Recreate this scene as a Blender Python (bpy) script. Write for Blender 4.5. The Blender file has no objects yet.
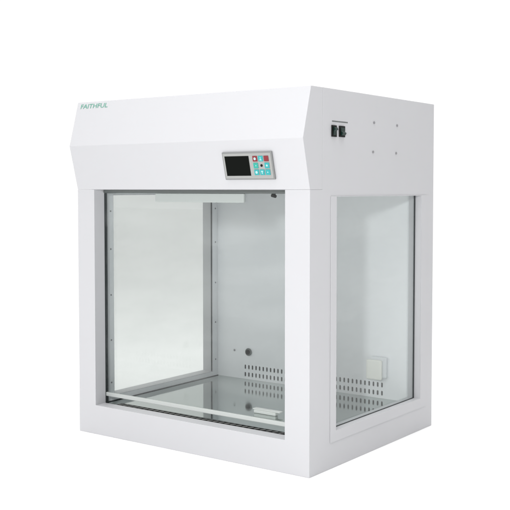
import bpy, bmesh, math, random
from mathutils import Vector, Matrix
random.seed(4)
S = bpy.context.scene
COL = S.collection
R = math.radians

# ---------------------------------------------------------------- materials
def principled(name, color, rough=0.4, metal=0.0, rvar=0.05, bump=0.0, bscale=900, mott=0.0, mscale=3.0, **kw):
    m = bpy.data.materials.new(name); m.use_nodes = True
    nt = m.node_tree; b = nt.nodes['Principled BSDF']
    b.inputs['Base Color'].default_value = (*color, 1)
    b.inputs['Metallic'].default_value = metal
    b.inputs['Roughness'].default_value = rough
    for k, v in kw.items(): b.inputs[k].default_value = v
    tc = nt.nodes.new('ShaderNodeTexCoord')
    n = nt.nodes.new('ShaderNodeTexNoise'); n.inputs['Scale'].default_value = mscale * 3; n.inputs['Detail'].default_value = 4
    nt.links.new(tc.outputs['Object'], n.inputs['Vector'])
    mr = nt.nodes.new('ShaderNodeMapRange')
    mr.inputs['From Min'].default_value = 0.3; mr.inputs['From Max'].default_value = 0.7
    mr.inputs['To Min'].default_value = max(0, rough - rvar); mr.inputs['To Max'].default_value = rough + rvar
    nt.links.new(n.outputs['Fac'], mr.inputs['Value']); nt.links.new(mr.outputs['Result'], b.inputs['Roughness'])
    if mott:
        n2 = nt.nodes.new('ShaderNodeTexNoise'); n2.inputs['Scale'].default_value = mscale; n2.inputs['Detail'].default_value = 3
        nt.links.new(tc.outputs['Object'], n2.inputs['Vector'])
        mx = nt.nodes.new('ShaderNodeMixRGB')
        mx.inputs[1].default_value = (*[c * (1 - mott) for c in color], 1); mx.inputs[2].default_value = (*[min(1, c * (1 + mott)) for c in color], 1)
        nt.links.new(n2.outputs['Fac'], mx.inputs[0]); nt.links.new(mx.outputs[0], b.inputs['Base Color'])
    if bump:
        n3 = nt.nodes.new('ShaderNodeTexNoise'); n3.inputs['Scale'].default_value = bscale; n3.inputs['Detail'].default_value = 2
        nt.links.new(tc.outputs['Object'], n3.inputs['Vector'])
        bp = nt.nodes.new('ShaderNodeBump'); bp.inputs['Strength'].default_value = bump; bp.inputs['Distance'].default_value = 0.001
        nt.links.new(n3.outputs['Fac'], bp.inputs['Height']); nt.links.new(bp.outputs['Normal'], b.inputs['Normal'])
    return m

def glass_mat(name, tint, ior=1.5, boost=1.0):
    m = bpy.data.materials.new(name); m.use_nodes = True
    nt = m.node_tree; nt.nodes.clear()
    out = nt.nodes.new('ShaderNodeOutputMaterial'); mix = nt.nodes.new('ShaderNodeMixShader')
    tr = nt.nodes.new('ShaderNodeBsdfTransparent'); tr.inputs[0].default_value = (*tint, 1)
    gl = nt.nodes.new('ShaderNodeBsdfGlossy'); gl.inputs['Roughness'].default_value = 0.01
    fr = nt.nodes.new('ShaderNodeFresnel'); fr.inputs['IOR'].default_value = ior
    geo = nt.nodes.new('ShaderNodeNewGeometry')
    inv = nt.nodes.new('ShaderNodeMath'); inv.operation = 'SUBTRACT'; inv.inputs[0].default_value = 1.0
    nt.links.new(geo.outputs['Backfacing'], inv.inputs[1])
    fm = nt.nodes.new('ShaderNodeMath'); fm.operation = 'MULTIPLY'; nt.links.new(fr.outputs[0], fm.inputs[0]); nt.links.new(inv.outputs[0], fm.inputs[1])
    nt.links.new(fm.outputs[0], mix.inputs[0]); nt.links.new(tr.outputs[0], mix.inputs[1]); nt.links.new(gl.outputs[0], mix.inputs[2])
    tc = nt.nodes.new('ShaderNodeTexCoord'); mp = nt.nodes.new('ShaderNodeMapping'); mp.inputs['Scale'].default_value = (1.2, 1.2, 5.0)
    nz = nt.nodes.new('ShaderNodeTexNoise'); nz.inputs['Scale'].default_value = 2.2; nz.inputs['Detail'].default_value = 5
    nt.links.new(tc.outputs['Object'], mp.inputs[0]); nt.links.new(mp.outputs[0], nz.inputs['Vector'])
    mr = nt.nodes.new('ShaderNodeMapRange'); mr.inputs['From Min'].default_value = 0.42; mr.inputs['From Max'].default_value = 0.75
    mr.inputs['To Min'].default_value = 0.004; mr.inputs['To Max'].default_value = 0.05
    nt.links.new(nz.outputs['Fac'], mr.inputs['Value'])
    df = nt.nodes.new('ShaderNodeBsdfDiffuse'); df.inputs[0].default_value = (0.8, 0.82, 0.81, 1)  # faint pale streaks mixed in as a stand-in for soft glass reflections
    mx = nt.nodes.new('ShaderNodeMixShader'); nt.links.new(mr.outputs['Result'], mx.inputs[0])
    nt.links.new(mix.outputs[0], mx.inputs[1]); nt.links.new(df.outputs[0], mx.inputs[2])
    nt.links.new(mx.outputs[0], out.inputs[0])
    return m

M = {}
M['paint'] = principled('white_powder_coat', (0.547, 0.548, 0.566), 0.42, bump=0.12, bscale=420, mott=0.012, mscale=2.2)
M['inner'] = principled('inner_white_coat', (0.82, 0.832, 0.85), 0.4, bump=0.1, bscale=420, mott=0.015)
M['steel'] = principled('mirror_steel', (0.465, 0.515, 0.50), 0.07, 1.0, rvar=0.025, mott=0.03, mscale=6)
M['ceil'] = principled('grey_filter_sheet', (0.22, 0.24, 0.235), 0.6, mott=0.05)
M['seal'] = principled('black_rubber', (0.030, 0.036, 0.038), 0.6)
M['rail'] = principled('dark_grey_channel', (0.12, 0.135, 0.13), 0.5)
M['dark'] = principled('black_plastic', (0.008, 0.009, 0.008), 0.55, **{'Specular IOR Level': 0.12})
M['greenblack'] = principled('green_black_plastic', (0.005, 0.022, 0.017), 0.4, **{'Specular IOR Level': 0.25})
M['screen'] = principled('switched_off_screen', (0.003, 0.004, 0.003), 0.12, **{'Specular IOR Level': 0.06})
M['bezel'] = principled('grey_keypad_foil', (0.34, 0.345, 0.335), 0.45, mott=0.02, mscale=20)
M['bezel2'] = principled('grey_keypad_rim', (0.23, 0.235, 0.235), 0.4)
M['red'] = principled('red_key', (0.21, 0.012, 0.02), 0.4)
M['teal'] = principled('teal_key', (0.02, 0.35, 0.36), 0.4)
M['tealg'] = principled('green_teal_key', (0.02, 0.36, 0.29), 0.4)
M['mark'] = principled('white_key_mark', (0.42, 0.66, 0.66), 0.5)
M['logo'] = principled('green_print', (0.11, 0.33, 0.25), 0.5)
M['edge'] = principled('frosted_edge_strip', (0.50, 0.525, 0.51), 0.35)
M['handle'] = principled('frosted_pull_bar', (0.40, 0.435, 0.42), 0.45)
M['link'] = principled('dull_metal_link', (0.34, 0.34, 0.33), 0.5, 0.2)
M['screw'] = principled('steel_screw', (0.30, 0.30, 0.31), 0.35, 0.8)
M['cream'] = principled('cream_plastic', (0.81, 0.81, 0.76), 0.4)
M['greyp'] = principled('grey_plastic', (0.72, 0.74, 0.76), 0.5)
M['whitep'] = principled('white_plastic', (0.93, 0.93, 0.91), 0.4)
M['glass'] = glass_mat('front_glass', (0.937, 0.949, 0.947))
M['glassr'] = glass_mat('lightened_side_glass', (0.968, 0.980, 0.977))  # paler tint of the same glass, brightens the view inside
M['glassl'] = glass_mat('dimmed_side_glass', (0.833, 0.842, 0.832))  # same glass tinted darker to hold down the bright ground behind it
M['ground'] = principled('white_studio_board', (0.93, 0.93, 0.93), 0.8, rvar=0.02)

# ---------------------------------------------------------------- helpers
def link(name, me, m, parent=None):
    o = bpy.data.objects.new(name, me); COL.objects.link(o)
    if m is not None: me.materials.append(m)
    if parent: o.parent = parent
    return o

def box_bm(bm, a, b):
    x0, y0, z0 = a; x1, y1, z1 = b
    v = [bm.verts.new(p) for p in ((x0,y0,z0),(x1,y0,z0),(x1,y1,z0),(x0,y1,z0),(x0,y0,z1),(x1,y0,z1),(x1,y1,z1),(x0,y1,z1))]
    for f in ((3,2,1,0),(4,5,6,7),(0,1,5,4),(1,2,6,5),(2,3,7,6),(3,0,4,7)): bm.faces.new([v[i] for i in f])

def cyl_bm(bm, c, axis, r, h, n=20, r2=None):
    axis = Vector(axis).normalized()
    q = Vector((0,0,1)).rotation_difference(axis)
    bmesh.ops.create_cone(bm, cap_ends=True, segments=n, radius1=r, radius2=r if r2 is None else r2, depth=h,
                          matrix=Matrix.Translation(Vector(c) + axis*h/2) @ q.to_matrix().to_4x4())

def finish(bm, name, m, parent=None, bevel=0.0, seg=2, smooth=False):
    bmesh.ops.recalc_face_normals(bm, faces=bm.faces)
    if bevel:
        es = [e for e in bm.edges if len(e.link_faces) == 2 and e.calc_face_angle(0) > R(25)]
        bmesh.ops.bevel(bm, geom=es, offset=bevel, segments=seg, affect='EDGES', profile=0.5, clamp_overlap=True)
    if smooth:
        for f in bm.faces: f.smooth = True
        for e in bm.edges:
            if len(e.link_faces) == 2 and e.calc_face_angle(0) > R(40): e.smooth = False
    me = bpy.data.meshes.new(name); bm.to_mesh(me); bm.free()
    return link(name, me, m, parent)

def box(name, a, b, m, parent=None, bevel=0.0):
    bm = bmesh.new(); box_bm(bm, a, b); return finish(bm, name, m, parent, bevel)

def prism_x(name, prof, x0, x1, m, parent=None, bevel=0.0):
    bm = bmesh.new()
    a = [bm.verts.new((x0, y, z)) for y, z in prof]; b = [bm.verts.new((x1, y, z)) for y, z in prof]
    bm.faces.new(a); bm.faces.new(b[::-1]); n = len(prof)
    for i in range(n): bm.faces.new((a[i], b[i], b[(i+1) % n], a[(i+1) % n]))
    return finish(bm, name, m, parent, bevel)

def cell(bm, rect, loop, to3, t):
    """a rectangular patch of a plate with one convex hole; to3 maps (u, v, w) to space, t = thickness"""
    u0, v0, u1, v1 = rect
    if loop is None:
        for w in (0, t): bm.faces.new([bm.verts.new(to3(u, v, w)) for u, v in ((u0,v0),(u1,v0),(u1,v1),(u0,v1))])
        return
    cu = sum(p[0] for p in loop)/len(loop); cv = sum(p[1] for p in loop)/len(loop)
    def hit(a):
        c, s = math.cos(a), math.sin(a); k = 1e9
        if abs(c) > 1e-9: k = min(k, ((u1 if c > 0 else u0)-cu)/c)
        if abs(s) > 1e-9: k = min(k, ((v1 if s > 0 else v0)-cv)/s)
        return (cu+k*c, cv+k*s)
    lp = sorted(loop, key=lambda p: math.atan2(p[1]-cv, p[0]-cu))
    ang = [math.atan2(p[1]-cv, p[0]-cu) for p in lp]
    cor = [(math.atan2(q[1]-cv, q[0]-cu), q) for q in ((u0,v0),(u1,v0),(u1,v1),(u0,v1))]
    n = len(lp)
    for w in (0, t):
        for i in range(n):
            a0 = ang[i]; a1 = ang[(i+1) % n]
            if a1 <= a0: a1 += 2*math.pi
            mids = []
            for ca, q in cor:
                for k in (0, 2*math.pi):
                    if a0 + 1e-7 < ca+k < a1 - 1e-7: mids.append((ca+k, q))
            mids.sort()
            pts = [lp[i], hit(a0)] + [q for _, q in mids] + [hit(a1), lp[(i+1) % n]]
            bm.faces.new([bm.verts.new(to3(u, v, w)) for u, v in pts])
    for i in range(n):
        p, q = lp[i], lp[(i+1) % n]
        bm.faces.new([bm.verts.new(to3(*r)) for r in ((p[0],p[1],0),(q[0],q[1],0),(q[0],q[1],t),(p[0],p[1],t))])

def slot(cu, cv, w, h, n=5):
    r = w/2; out = []
    for k in range(n+1):
        a = math.pi*k/n; out.append((cu+r*math.cos(a), cv+h/2-r+r*math.sin(a)))
    for k in range(n+1):
        a = math.pi+math.pi*k/n; out.append((cu+r*math.cos(a), cv-h/2+r+r*math.sin(a)))
    return out

def bool_diff(o, cutters):
    for c in cutters:
        md = o.modifiers.new('b', 'BOOLEAN'); md.operation = 'DIFFERENCE'; md.solver = 'EXACT'; md.object = c
    dg = bpy.context.evaluated_depsgraph_get(); dg.update()
    me = bpy.data.meshes.new_from_object(o.evaluated_get(dg))
    o.modifiers.clear(); o.data = me
    for c in cutters: bpy.data.objects.remove(c)

# ---------------------------------------------------------------- the cabinet
D, H, HB = 0.834, 1.1925, 0.8796
FY, FZ, TY = -0.0387, 1.0339, 0.0048
cab = bpy.data.objects.new('clean_air_cabinet', None); COL.objects.link(cab)
cab['label'] = 'large white benchtop clean air cabinet with glass front and sides under a sloped hood'
cab['category'] = 'lab cabinet'

# shell: one folded white body with its window openings cut through
body = box('body', (0,0,0), (1,D,H), M['paint'], cab)
IX0, IX1, IY0, IY1, IZ0, IZ1 = 0.05, 0.95, 0.05, 0.80, 0.089, 0.870
cut = [box('c', (-0.1,-0.1,HB), (1.1,0.0694,H+0.1), None),
       box('c', (IX0,IY0,IZ0), (IX1,IY1,IZ1), None),
       box('c', (0.083,-0.1,0.104), (0.909,0.06,0.8790), None),
       box('c', (-0.1,0.130,0.1165), (0.06,0.7112,0.8585), None),
       box('c', (0.94,0.152,0.1165), (1.1,0.737,0.8585), None)]
bool_diff(body, cut)
bm = bmesh.new(); bm.from_mesh(body.data)
bmesh.ops.remove_doubles(bm, verts=bm.verts, dist=1e-5)
bmesh.ops.dissolve_limit(bm, angle_limit=R(1), verts=bm.verts, edges=bm.edges)
es = [e for e in bm.edges if len(e.link_faces) == 2 and e.calc_face_angle(0) > R(25)]
bmesh.ops.bevel(bm, geom=es, offset=0.0020, segments=2, affect='EDGES', profile=0.5, clamp_overlap=True)
for f in bm.faces: f.smooth = False
bm.to_mesh(body.data); bm.free()
if not body.data.materials: body.data.materials.append(M['paint'])

# sloped hood over the front
hood = prism_x('hood', [(0.0,HB+0.0003),(FY,FZ),(TY,H),(0.0692,H),(0.0692,HB+0.0003)], 0, 1, M['paint'], cab, bevel=0.0010)

# raised trim round the right window
bm = bmesh.new()
cell(bm, (0.118,0.083,0.782,0.8600), [(0.1525,0.117),(0.7365,0.117),(0.7365,0.858),(0.1525,0.858)], lambda u,v,w: (1.0002+w,u,v), 0.0016)
y0,z0,y1,z1 = 0.118,0.083,0.782,0.8600
for (a,b) in (((y0,z0),(y1,z0)),((y1,z0),(y1,z1)),((y1,z1),(y0,z1)),((y0,z1),(y0,z0))):
    bm.faces.new([bm.verts.new(p) for p in ((1.0002,*a),(1.0002,*b),(1.0018,*b),(1.0018,*a))])
bmesh.ops.remove_doubles(bm, verts=bm.verts, dist=1e-5)
finish(bm, 'window_trim', M['paint'], cab, bevel=0.0009)

# inner back wall with two rows of slots
bm = bmesh.new()
to = lambda u,v,w: (u, 0.746+w, v)
x0, pitch, ns = 0.1875, 0.01833, 36
rows = [(0.1305+0.0155, 0.0185), (0.1305-0.0155, 0.0185)]
xs1 = x0 + pitch*ns
for cz, hh in rows:
    for k in range(ns):
        u = x0 + pitch*k
        cell(bm, (u, cz-0.0155, u+pitch, cz+0.0155), slot(u+pitch/2, cz, 0.0076, hh), to, 0.003)
za, zb = 0.0995, 0.1615
for r in ((IX0+.0005,0.0952,x0,zb),(xs1,0.0952,IX1-.0005,zb),(x0,0.0952,xs1,za),(IX0+.0005,zb,IX1-.0005,0.8698)): cell(bm, r, None, to, 0.003)
bmesh.ops.remove_doubles(bm, verts=bm.verts, dist=1e-6)
bp_ = finish(bm, 'back_wall', M['inner'], cab)
box('plenum', (IX0+.001,0.79,0.096), (IX1-.001,0.797,0.30), M['ceil'], cab)

box('floor_tray', (IX0+.0006,0.0505,0.0893), (IX1-.0006,0.7455,0.095), M['steel'], cab)
box('ceiling_panel', (IX0+.001,0.068,0.8668), (IX1-.001,0.7455,0.8695), M['ceil'], cab)
# small cable port, sampling screw on the back wall
def disc(name, c, axis, r, h, m, parent, bev=0.0):
    bm = bmesh.new(); cyl_bm(bm, c, axis, r, h); return finish(bm, name, m, parent, bev, smooth=True)
port = disc('cable_port', (0.2155,0.7455,0.2095), (0,-1,0), 0.0158, 0.006, M['rail'], cab, 0.0015)
disc('plug', (0.2155,0.7395,0.2095), (0,-1,0), 0.0105, 0.003, M['dark'], port, 0.001)
disc('screw', (0.141,0.7455,0.2102), (0,-1,0), 0.0045, 0.002, M['screw'], cab, 0.0006)

# socket box on the back wall
sk = box('power_socket', (0.794,0.730,0.175), (0.863,0.7455,0.253), M['greyp'], cab, 0.004)
box('cover', (0.784,0.718,0.167), (0.850,0.7298,0.243), M['cream'], sk, 0.006)

# front sash in its dark channel
for xa, xb in ((0.0535,0.0825),(0.9095,0.9465)):
    box('guide_channel', (xa,0.0465 if xa > .5 else 0.0445,0.1045), (xb,0.0500,0.8780), M['seal'], cab) if False else None
g1 = box('guide_channel', (0.0505,0.0512,0.0955), (0.0815,0.0665,0.8660), M['seal'], cab)
g2 = box('guide_channel', (0.9105,0.0512,0.0955), (0.9495,0.0665,0.8660), M['seal'], cab)
g3 = box('header_rail', (0.0845,0.0455,0.8680), (0.9075,0.0655,0.8786), M['rail'], cab)
sash = box('front_sash', (0.0822,0.0550,0.1440), (0.9100,0.0590,0.8665), M['glass'], cab)
box('edge_strip', (0.0830,0.0512,0.1290), (0.9090,0.0605,0.1436), M['edge'], sash, 0.0025)
box('pull_bar', (0.3345,0.0435,0.8370), (0.7180,0.0546,0.8672), M['handle'], sash, 0.003)

# side panes with rubber gaskets
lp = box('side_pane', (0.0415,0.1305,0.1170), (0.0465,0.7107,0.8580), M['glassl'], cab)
rp = box('side_pane', (0.9690,0.1525,0.1170), (0.9735,0.7365,0.8580), M['glassr'], cab)
def gasket(x0, x1, ya, yb, za_, zb_, w, parent, full):
    bm = bmesh.new()
    box_bm(bm, (x0,yb-w,za_), (x1,yb,zb_))
    if full: box_bm(bm, (x0,ya,za_), (x1,yb-w,za_+w*0.30))
    finish(bm, 'gasket', M['seal'], parent)
gasket(0.0466,0.0485,0.1303,0.7109,0.1168,0.8582,0.004,lp,False)
gasket(0.9736,0.9765,0.1523,0.7367,0.1168,0.8582,0.0065,rp,True)

# plates added to brighten side window walls, black sealant where they meet the floor
for xa, sg, (ya, yb) in ((0.0503,1,(0.1275,0.7135)),(0.9497,-1,(0.150,0.739))):
    bm = bmesh.new()
    cell(bm, (0.0668,0.0952,0.7452,0.8662), [(ya,0.1140),(yb,0.1140),(yb,0.8610),(ya,0.8610)], lambda u,v,w: (xa+sg*w,u,v), 0.0012)
    bmesh.ops.remove_doubles(bm, verts=bm.verts, dist=1e-6)
    finish(bm, 'brightening_plate', M['inner'], cab)
box('sealant', (0.0517,0.068,0.0951), (0.0550,0.7450,0.0972), M['seal'], cab)
# screws along the left posts inside
for y, zs in ((0.113,(0.8,0.6604,0.4905,0.3231,0.165)), (0.7305,(0.80,0.6593,0.489,0.3222,0.165))):
    for z in zs: disc('screw', (0.0514,y,z), (1,0,0), 0.0034, 0.0018, M['screw'], cab, 0.0006)

# pressed floor grille along the sash gap
bm = bmesh.new()
gx0, gx1, gp = 0.118, 0.906, 0.0245
box_bm(bm, (gx0,0.0610,0.0953), (gx1,0.0990,0.0985))
grille = finish(bm, 'floor_grille', M['dark'], cab, 0.0006)
# the pressed chain pattern: slanted metal links along the strip
bm = bmesh.new()
n = int((gx1-gx0)/gp)
for k in range(n):
    c = gx0+gp*(k+0.5)
    for (dx, ya, yb, sl, hw) in ((0.0,0.0735,0.0880,0.0042,0.0030),):
        q = [(c+dx-sl-hw,ya),(c+dx-sl+hw,ya),(c+dx+sl+hw,yb),(c+dx+sl-hw,yb)]
        lo = [bm.verts.new((x,y,0.0986)) for x,y in q]; hi = [bm.verts.new((x,y,0.0994)) for x,y in q]
        bm.faces.new(lo); bm.faces.new(hi)
        for i in range(4): bm.faces.new((lo[i],lo[(i+1)%4],hi[(i+1)%4],hi[i]))
finish(bm, 'link_pattern', M['link'], grille)

# black nozzle under the ceiling
bm = bmesh.new()
cyl_bm(bm, (0.655,0.3,0.868), (0,0,-1), 0.007, 0.006)
cyl_bm(bm, (0.648,0.3,0.8610), (1,0,-0.35), 0.0075, 0.017, r2=0.0055)
NOZ = finish(bm, 'nozzle', M['dark'], cab, 0.001, smooth=True)

# ---------------------------------------------------------------- control panel on the lower hood slope
up = Vector((0, FY, FZ-HB)).normalized(); xr = Vector((1,0,0)); nrm = xr.cross(up).normalized()
# nrm must point to the front (-y)
if nrm.y > 0: nrm = -nrm
org = Vector((0,0,HB))
def slope_obj(name, u0, v0, u1, v1, h0, h1, m, parent, bevel=0.0):
    bm = bmesh.new(); box_bm(bm, (u0,v0,h0), (u1,v1,h1))
    T = Matrix((( xr.x, up.x, nrm.x, org.x),(xr.y, up.y, nrm.y, org.y),(xr.z, up.z, nrm.z, org.z),(0,0,0,1)))
    bm.transform(T); return finish(bm, name, m, parent, bevel)
L = (Vector((0,FY,FZ))-org).length
sv = L/(FZ-HB)   # z to slope length
V = lambda z: (z-HB)*sv
pan = slope_obj('control_panel', 0.6895, V(0.9125), 0.8820, V(0.9980), 0.0002, 0.0068, M['bezel2'], cab, 0.0012)
slope_obj('faceplate', 0.6935, V(0.9165), 0.8780, V(0.9940), 0.0069, 0.0074, M['bezel'], pan)
slope_obj('screen', 0.6995, V(0.9250), 0.7940, V(0.9862), 0.0075, 0.0084, M['screen'], pan, 0.0004)
BX = (0.8178,0.8393,0.8605); BZ = (0.9772,0.9560,0.9355)
kb = [[('red','dot'),('teal','bar'),('red',None)],[('tealg','arrow'),None,('teal','ring')],[('teal','dot'),('teal','down'),('teal','tri')]]
for r_, z in enumerate(BZ):
    for c_, x in enumerate(BX):
        k = kb[r_][c_]; v = V(z)
        if k is None:
            bm = bmesh.new(); cyl_bm(bm, (x,v,0.0075), (0,0,1), 0.0042, 0.0012)
            T = Matrix(((xr.x,up.x,nrm.x,org.x),(xr.y,up.y,nrm.y,org.y),(xr.z,up.z,nrm.z,org.z),(0,0,0,1)))
            bm.transform(T); finish(bm, 'indicator', M['dark'], pan, smooth=True); continue
        b = slope_obj('button', x-0.0088, v-0.0088, x+0.0088, v+0.0088, 0.0075, 0.0092, M[k[0]], pan, 0.0007)
        g = k[1]
        if g:
            bm = bmesh.new()
            if g == 'dot': cyl_bm(bm, (x,v,0.0093), (0,0,1), 0.0044, 0.0003, 12)
            if g == 'ring':
                cyl_bm(bm, (x,v,0.0093), (0,0,1), 0.0036, 0.0003, 6)
            if g == 'bar':
                box_bm(bm, (x-0.0012,v-0.0025,0.0093), (x+0.0012,v+0.0050,0.0096)); box_bm(bm, (x-0.0040,v-0.0050,0.0093), (x+0.0040,v-0.0027,0.0096))
            if g == 'arrow': cyl_bm(bm, (x+0.001,v,0.0093), (0,0,1), 0.0026, 0.0003, 3)
            if g == 'down':
                box_bm(bm, (x-0.0038,v+0.0014,0.0093), (x+0.0038,v+0.0046,0.0096)); box_bm(bm, (x-0.0015,v-0.0048,0.0093), (x+0.0015,v+0.0013,0.0096))
            if g == 'tri': cyl_bm(bm, (x,v,0.0093), (0,0,1), 0.0032, 0.0003, 3)
            T = Matrix(((xr.x,up.x,nrm.x,org.x),(xr.y,up.y,nrm.y,org.y),(xr.z,up.z,nrm.z,org.z),(0,0,0,1)))
            bm.transform(T); finish(bm, 'symbol', M['mark'], b)

# ---------------------------------------------------------------- printed name on the upper slope
cu = bpy.data.curves.new('t', 'FONT'); cu.body = 'FAITHFUL'; cu.size = 1; cu.extrude = 0.01; cu.shear = 0.05; cu.offset = 0.006
to_ = bpy.data.objects.new('t', cu); COL.objects.link(to_)
dg = bpy.context.evaluated_depsgraph_get(); dg.update()
tm = bpy.data.meshes.new_from_object(to_.evaluated_get(dg)); bpy.data.objects.remove(to_)
xs = [v.co.x for v in tm.vertices]; ys = [v.co.y for v in tm.vertices]; zs = [v.co.z for v in tm.vertices]
up2 = Vector((0, TY-FY, H-FZ)).normalized(); n2 = xr.cross(up2).normalized()
if n2.y > 0: n2 = -n2
o2 = Vector((0,FY,FZ)); s2 = (Vector((0,TY,H))-o2).length/(H-FZ)
X0, X1, Z0, Z1 = 0.0195, 0.1535, 1.1682, 1.1840
for v in tm.vertices:
    a = (v.co.x-min(xs))/(max(xs)-min(xs)); b = (v.co.y-min(ys))/(max(ys)-min(ys)); c = (v.co.z-min(zs))/(max(zs)-min(zs))
    p = o2 + xr*(X0+(X1-X0)*a) + up2*((Z0+(Z1-Z0)*b-FZ)*s2) + n2*(0.0002+0.0005*c)
    v.co = p
nm = link('lettering', tm, M['logo'], cab)

# ---------------------------------------------------------------- right side: switches, caption dashes, screws
def rocker(y0, y1, z0, z1, flip):
    r = box('rocker_switch', (1.0002,y0,z0), (1.004,y1,z1), M['dark'], cab, 0.001)
    bm = bmesh.new(); ym0, ym1 = y0+0.006, y1-0.006; zm = (z0+z1)/2
    za_, zb_ = z0+0.005, z1-0.005
    hi, lo = (0.0085, 0.002)
    ht, hb2 = (hi, lo) if not flip else (lo, hi)
    prof = [(1.0041,za_),(1.0041+hb2*0.6,za_+0.001),(1.0041+hb2,za_+0.008),(1.0068,zm),(1.0041+ht,zb_-0.008),(1.0041+ht*0.6,zb_-0.001),(1.0041,zb_)]
    a = [bm.verts.new((x,ym0,z)) for x, z in prof]; b = [bm.verts.new((x,ym1,z)) for x, z in prof]
    bm.faces.new(a); bm.faces.new(b[::-1])
    for i in range(len(prof)): bm.faces.new((a[i],b[i],b[(i+1)%len(prof)],a[(i+1)%len(prof)]))
    finish(bm, 'rocker', M['greenblack'], r, 0.0006)
rocker(0.1195,0.1475,1.0440,1.0800,False)
rocker(0.1640,0.1975,1.0450,1.0800,True)
bm = bmesh.new()
y = 0.124
while y < 0.216:
    w = random.uniform(0.002,0.0045); box_bm(bm, (1.0002,y,1.0905), (1.0005,y+w,1.0945)); y += w+0.0012
finish(bm, 'caption_print', M['rail'], cab)
for y, z in ((0.3877,1.1016),(0.5484,1.1003),(0.3821,1.0044),(0.5424,1.0048)):
    s = disc('screw', (1.0001,y,z), (1,0,0), 0.0042, 0.0025, M['screw'], cab, 0.0008)

# ---------------------------------------------------------------- white bar left on the steel floor
pb = bpy.data.objects.new('plastic_bar', None); COL.objects.link(pb)
pb.location = (0.635,0.28,0.0951)
pb['label'] = 'small white plastic bar lying on the mirrored steel floor inside the cabinet'
pb['category'] = 'plastic bar'
box('base', (-0.046,-0.009,0), (0.048,0.009,0.0120), M['whitep'], pb, 0.003)
box('lid', (-0.050,-0.0092,0.0121), (0.066,0.012,0.0165), M['whitep'], pb, 0.002)

# ---------------------------------------------------------------- surface it stands on
bm = bmesh.new(); box_bm(bm, (-30,-30,-0.1), (30,30,-0.0005))
gr = finish(bm, 'ground', M['ground']); gr['kind'] = 'structure'
gr['label'] = 'plain white studio surface under the cabinet'

# ---------------------------------------------------------------- studio light
w = bpy.data.worlds.new('World'); S.world = w; w.use_nodes = True
nt = w.node_tree; bg = nt.nodes['Background']
tc = nt.nodes.new('ShaderNodeTexCoord')
def dotmap(vec, f0, f1, t0, t1):
    d = nt.nodes.new('ShaderNodeVectorMath'); d.operation = 'DOT_PRODUCT'
    d.inputs[1].default_value = Vector(vec).normalized(); nt.links.new(tc.outputs['Generated'], d.inputs[0])
    m = nt.nodes.new('ShaderNodeMapRange'); m.interpolation_type = 'SMOOTHSTEP'
    m.inputs['From Min'].default_value = f0; m.inputs['From Max'].default_value = f1
    m.inputs['To Min'].default_value = t0; m.inputs['To Max'].default_value = t1
    nt.links.new(d.outputs['Value'], m.inputs['Value']); return m.outputs['Result']
a = dotmap((0,0,1), 0.1, 1.0, 1.06, 1.45)            # white surround, strongest overhead
b = dotmap((1.0,-0.28,0.05), 0.25, 0.85, 1.0, 0.0)   # dark zone added on the right to shade the side face
mu = nt.nodes.new('ShaderNodeMath'); mu.operation = 'MULTIPLY'
nt.links.new(a, mu.inputs[0]); nt.links.new(b, mu.inputs[1])
bg.inputs['Color'].default_value = (1.0, 1.0, 1.0, 1)
nt.links.new(mu.outputs[0], bg.inputs['Strength'])

def area(name, loc, tgt, size, power, col=(1,1,1)):
    l = bpy.data.lights.new(name, 'AREA'); l.shape = 'SQUARE'; l.size = size; l.energy = power; l.color = col
    o = bpy.data.objects.new(name, l); COL.objects.link(o); o.location = loc
    o.rotation_euler = (Vector(tgt)-Vector(loc)).to_track_quat('-Z','Y').to_euler(); return o
area('overhead_fill', (1.35,-0.3,5.0), (0.8,0.1,0), 3.5, 150)  # added unseen lamp that lifts the ground to white

area('key_softbox', (2.02,-2.45,1.23), (0.6,0.2,0.7), 0.16, 29)

# ---------------------------------------------------------------- camera (solved from the box edges)
cd = bpy.data.cameras.new('camera'); cam = bpy.data.objects.new('camera', cd); COL.objects.link(cam)
cam.location = (2.61585, -2.47970, 0.88250)
yaw, pit = 0.633488, 0.0455397
cam.rotation_euler = (math.pi/2 - pit, 0, yaw)
cd.sensor_width = 36; cd.lens = 36*980.219/510
cd.shift_y = -21.568/510
cd.clip_end = 200
S.camera = cam
S.render.resolution_x = 1024; S.render.resolution_y = 1024
S.view_settings.view_transform = 'Standard'; S.view_settings.look = 'None'
S.view_settings.exposure = 0; S.view_settings.gamma = 1
S.render.engine = 'CYCLES'
S.cycles.max_bounces = 14; S.cycles.transparent_max_bounces = 24; S.cycles.glossy_bounces = 8; S.cycles.diffuse_bounces = 6
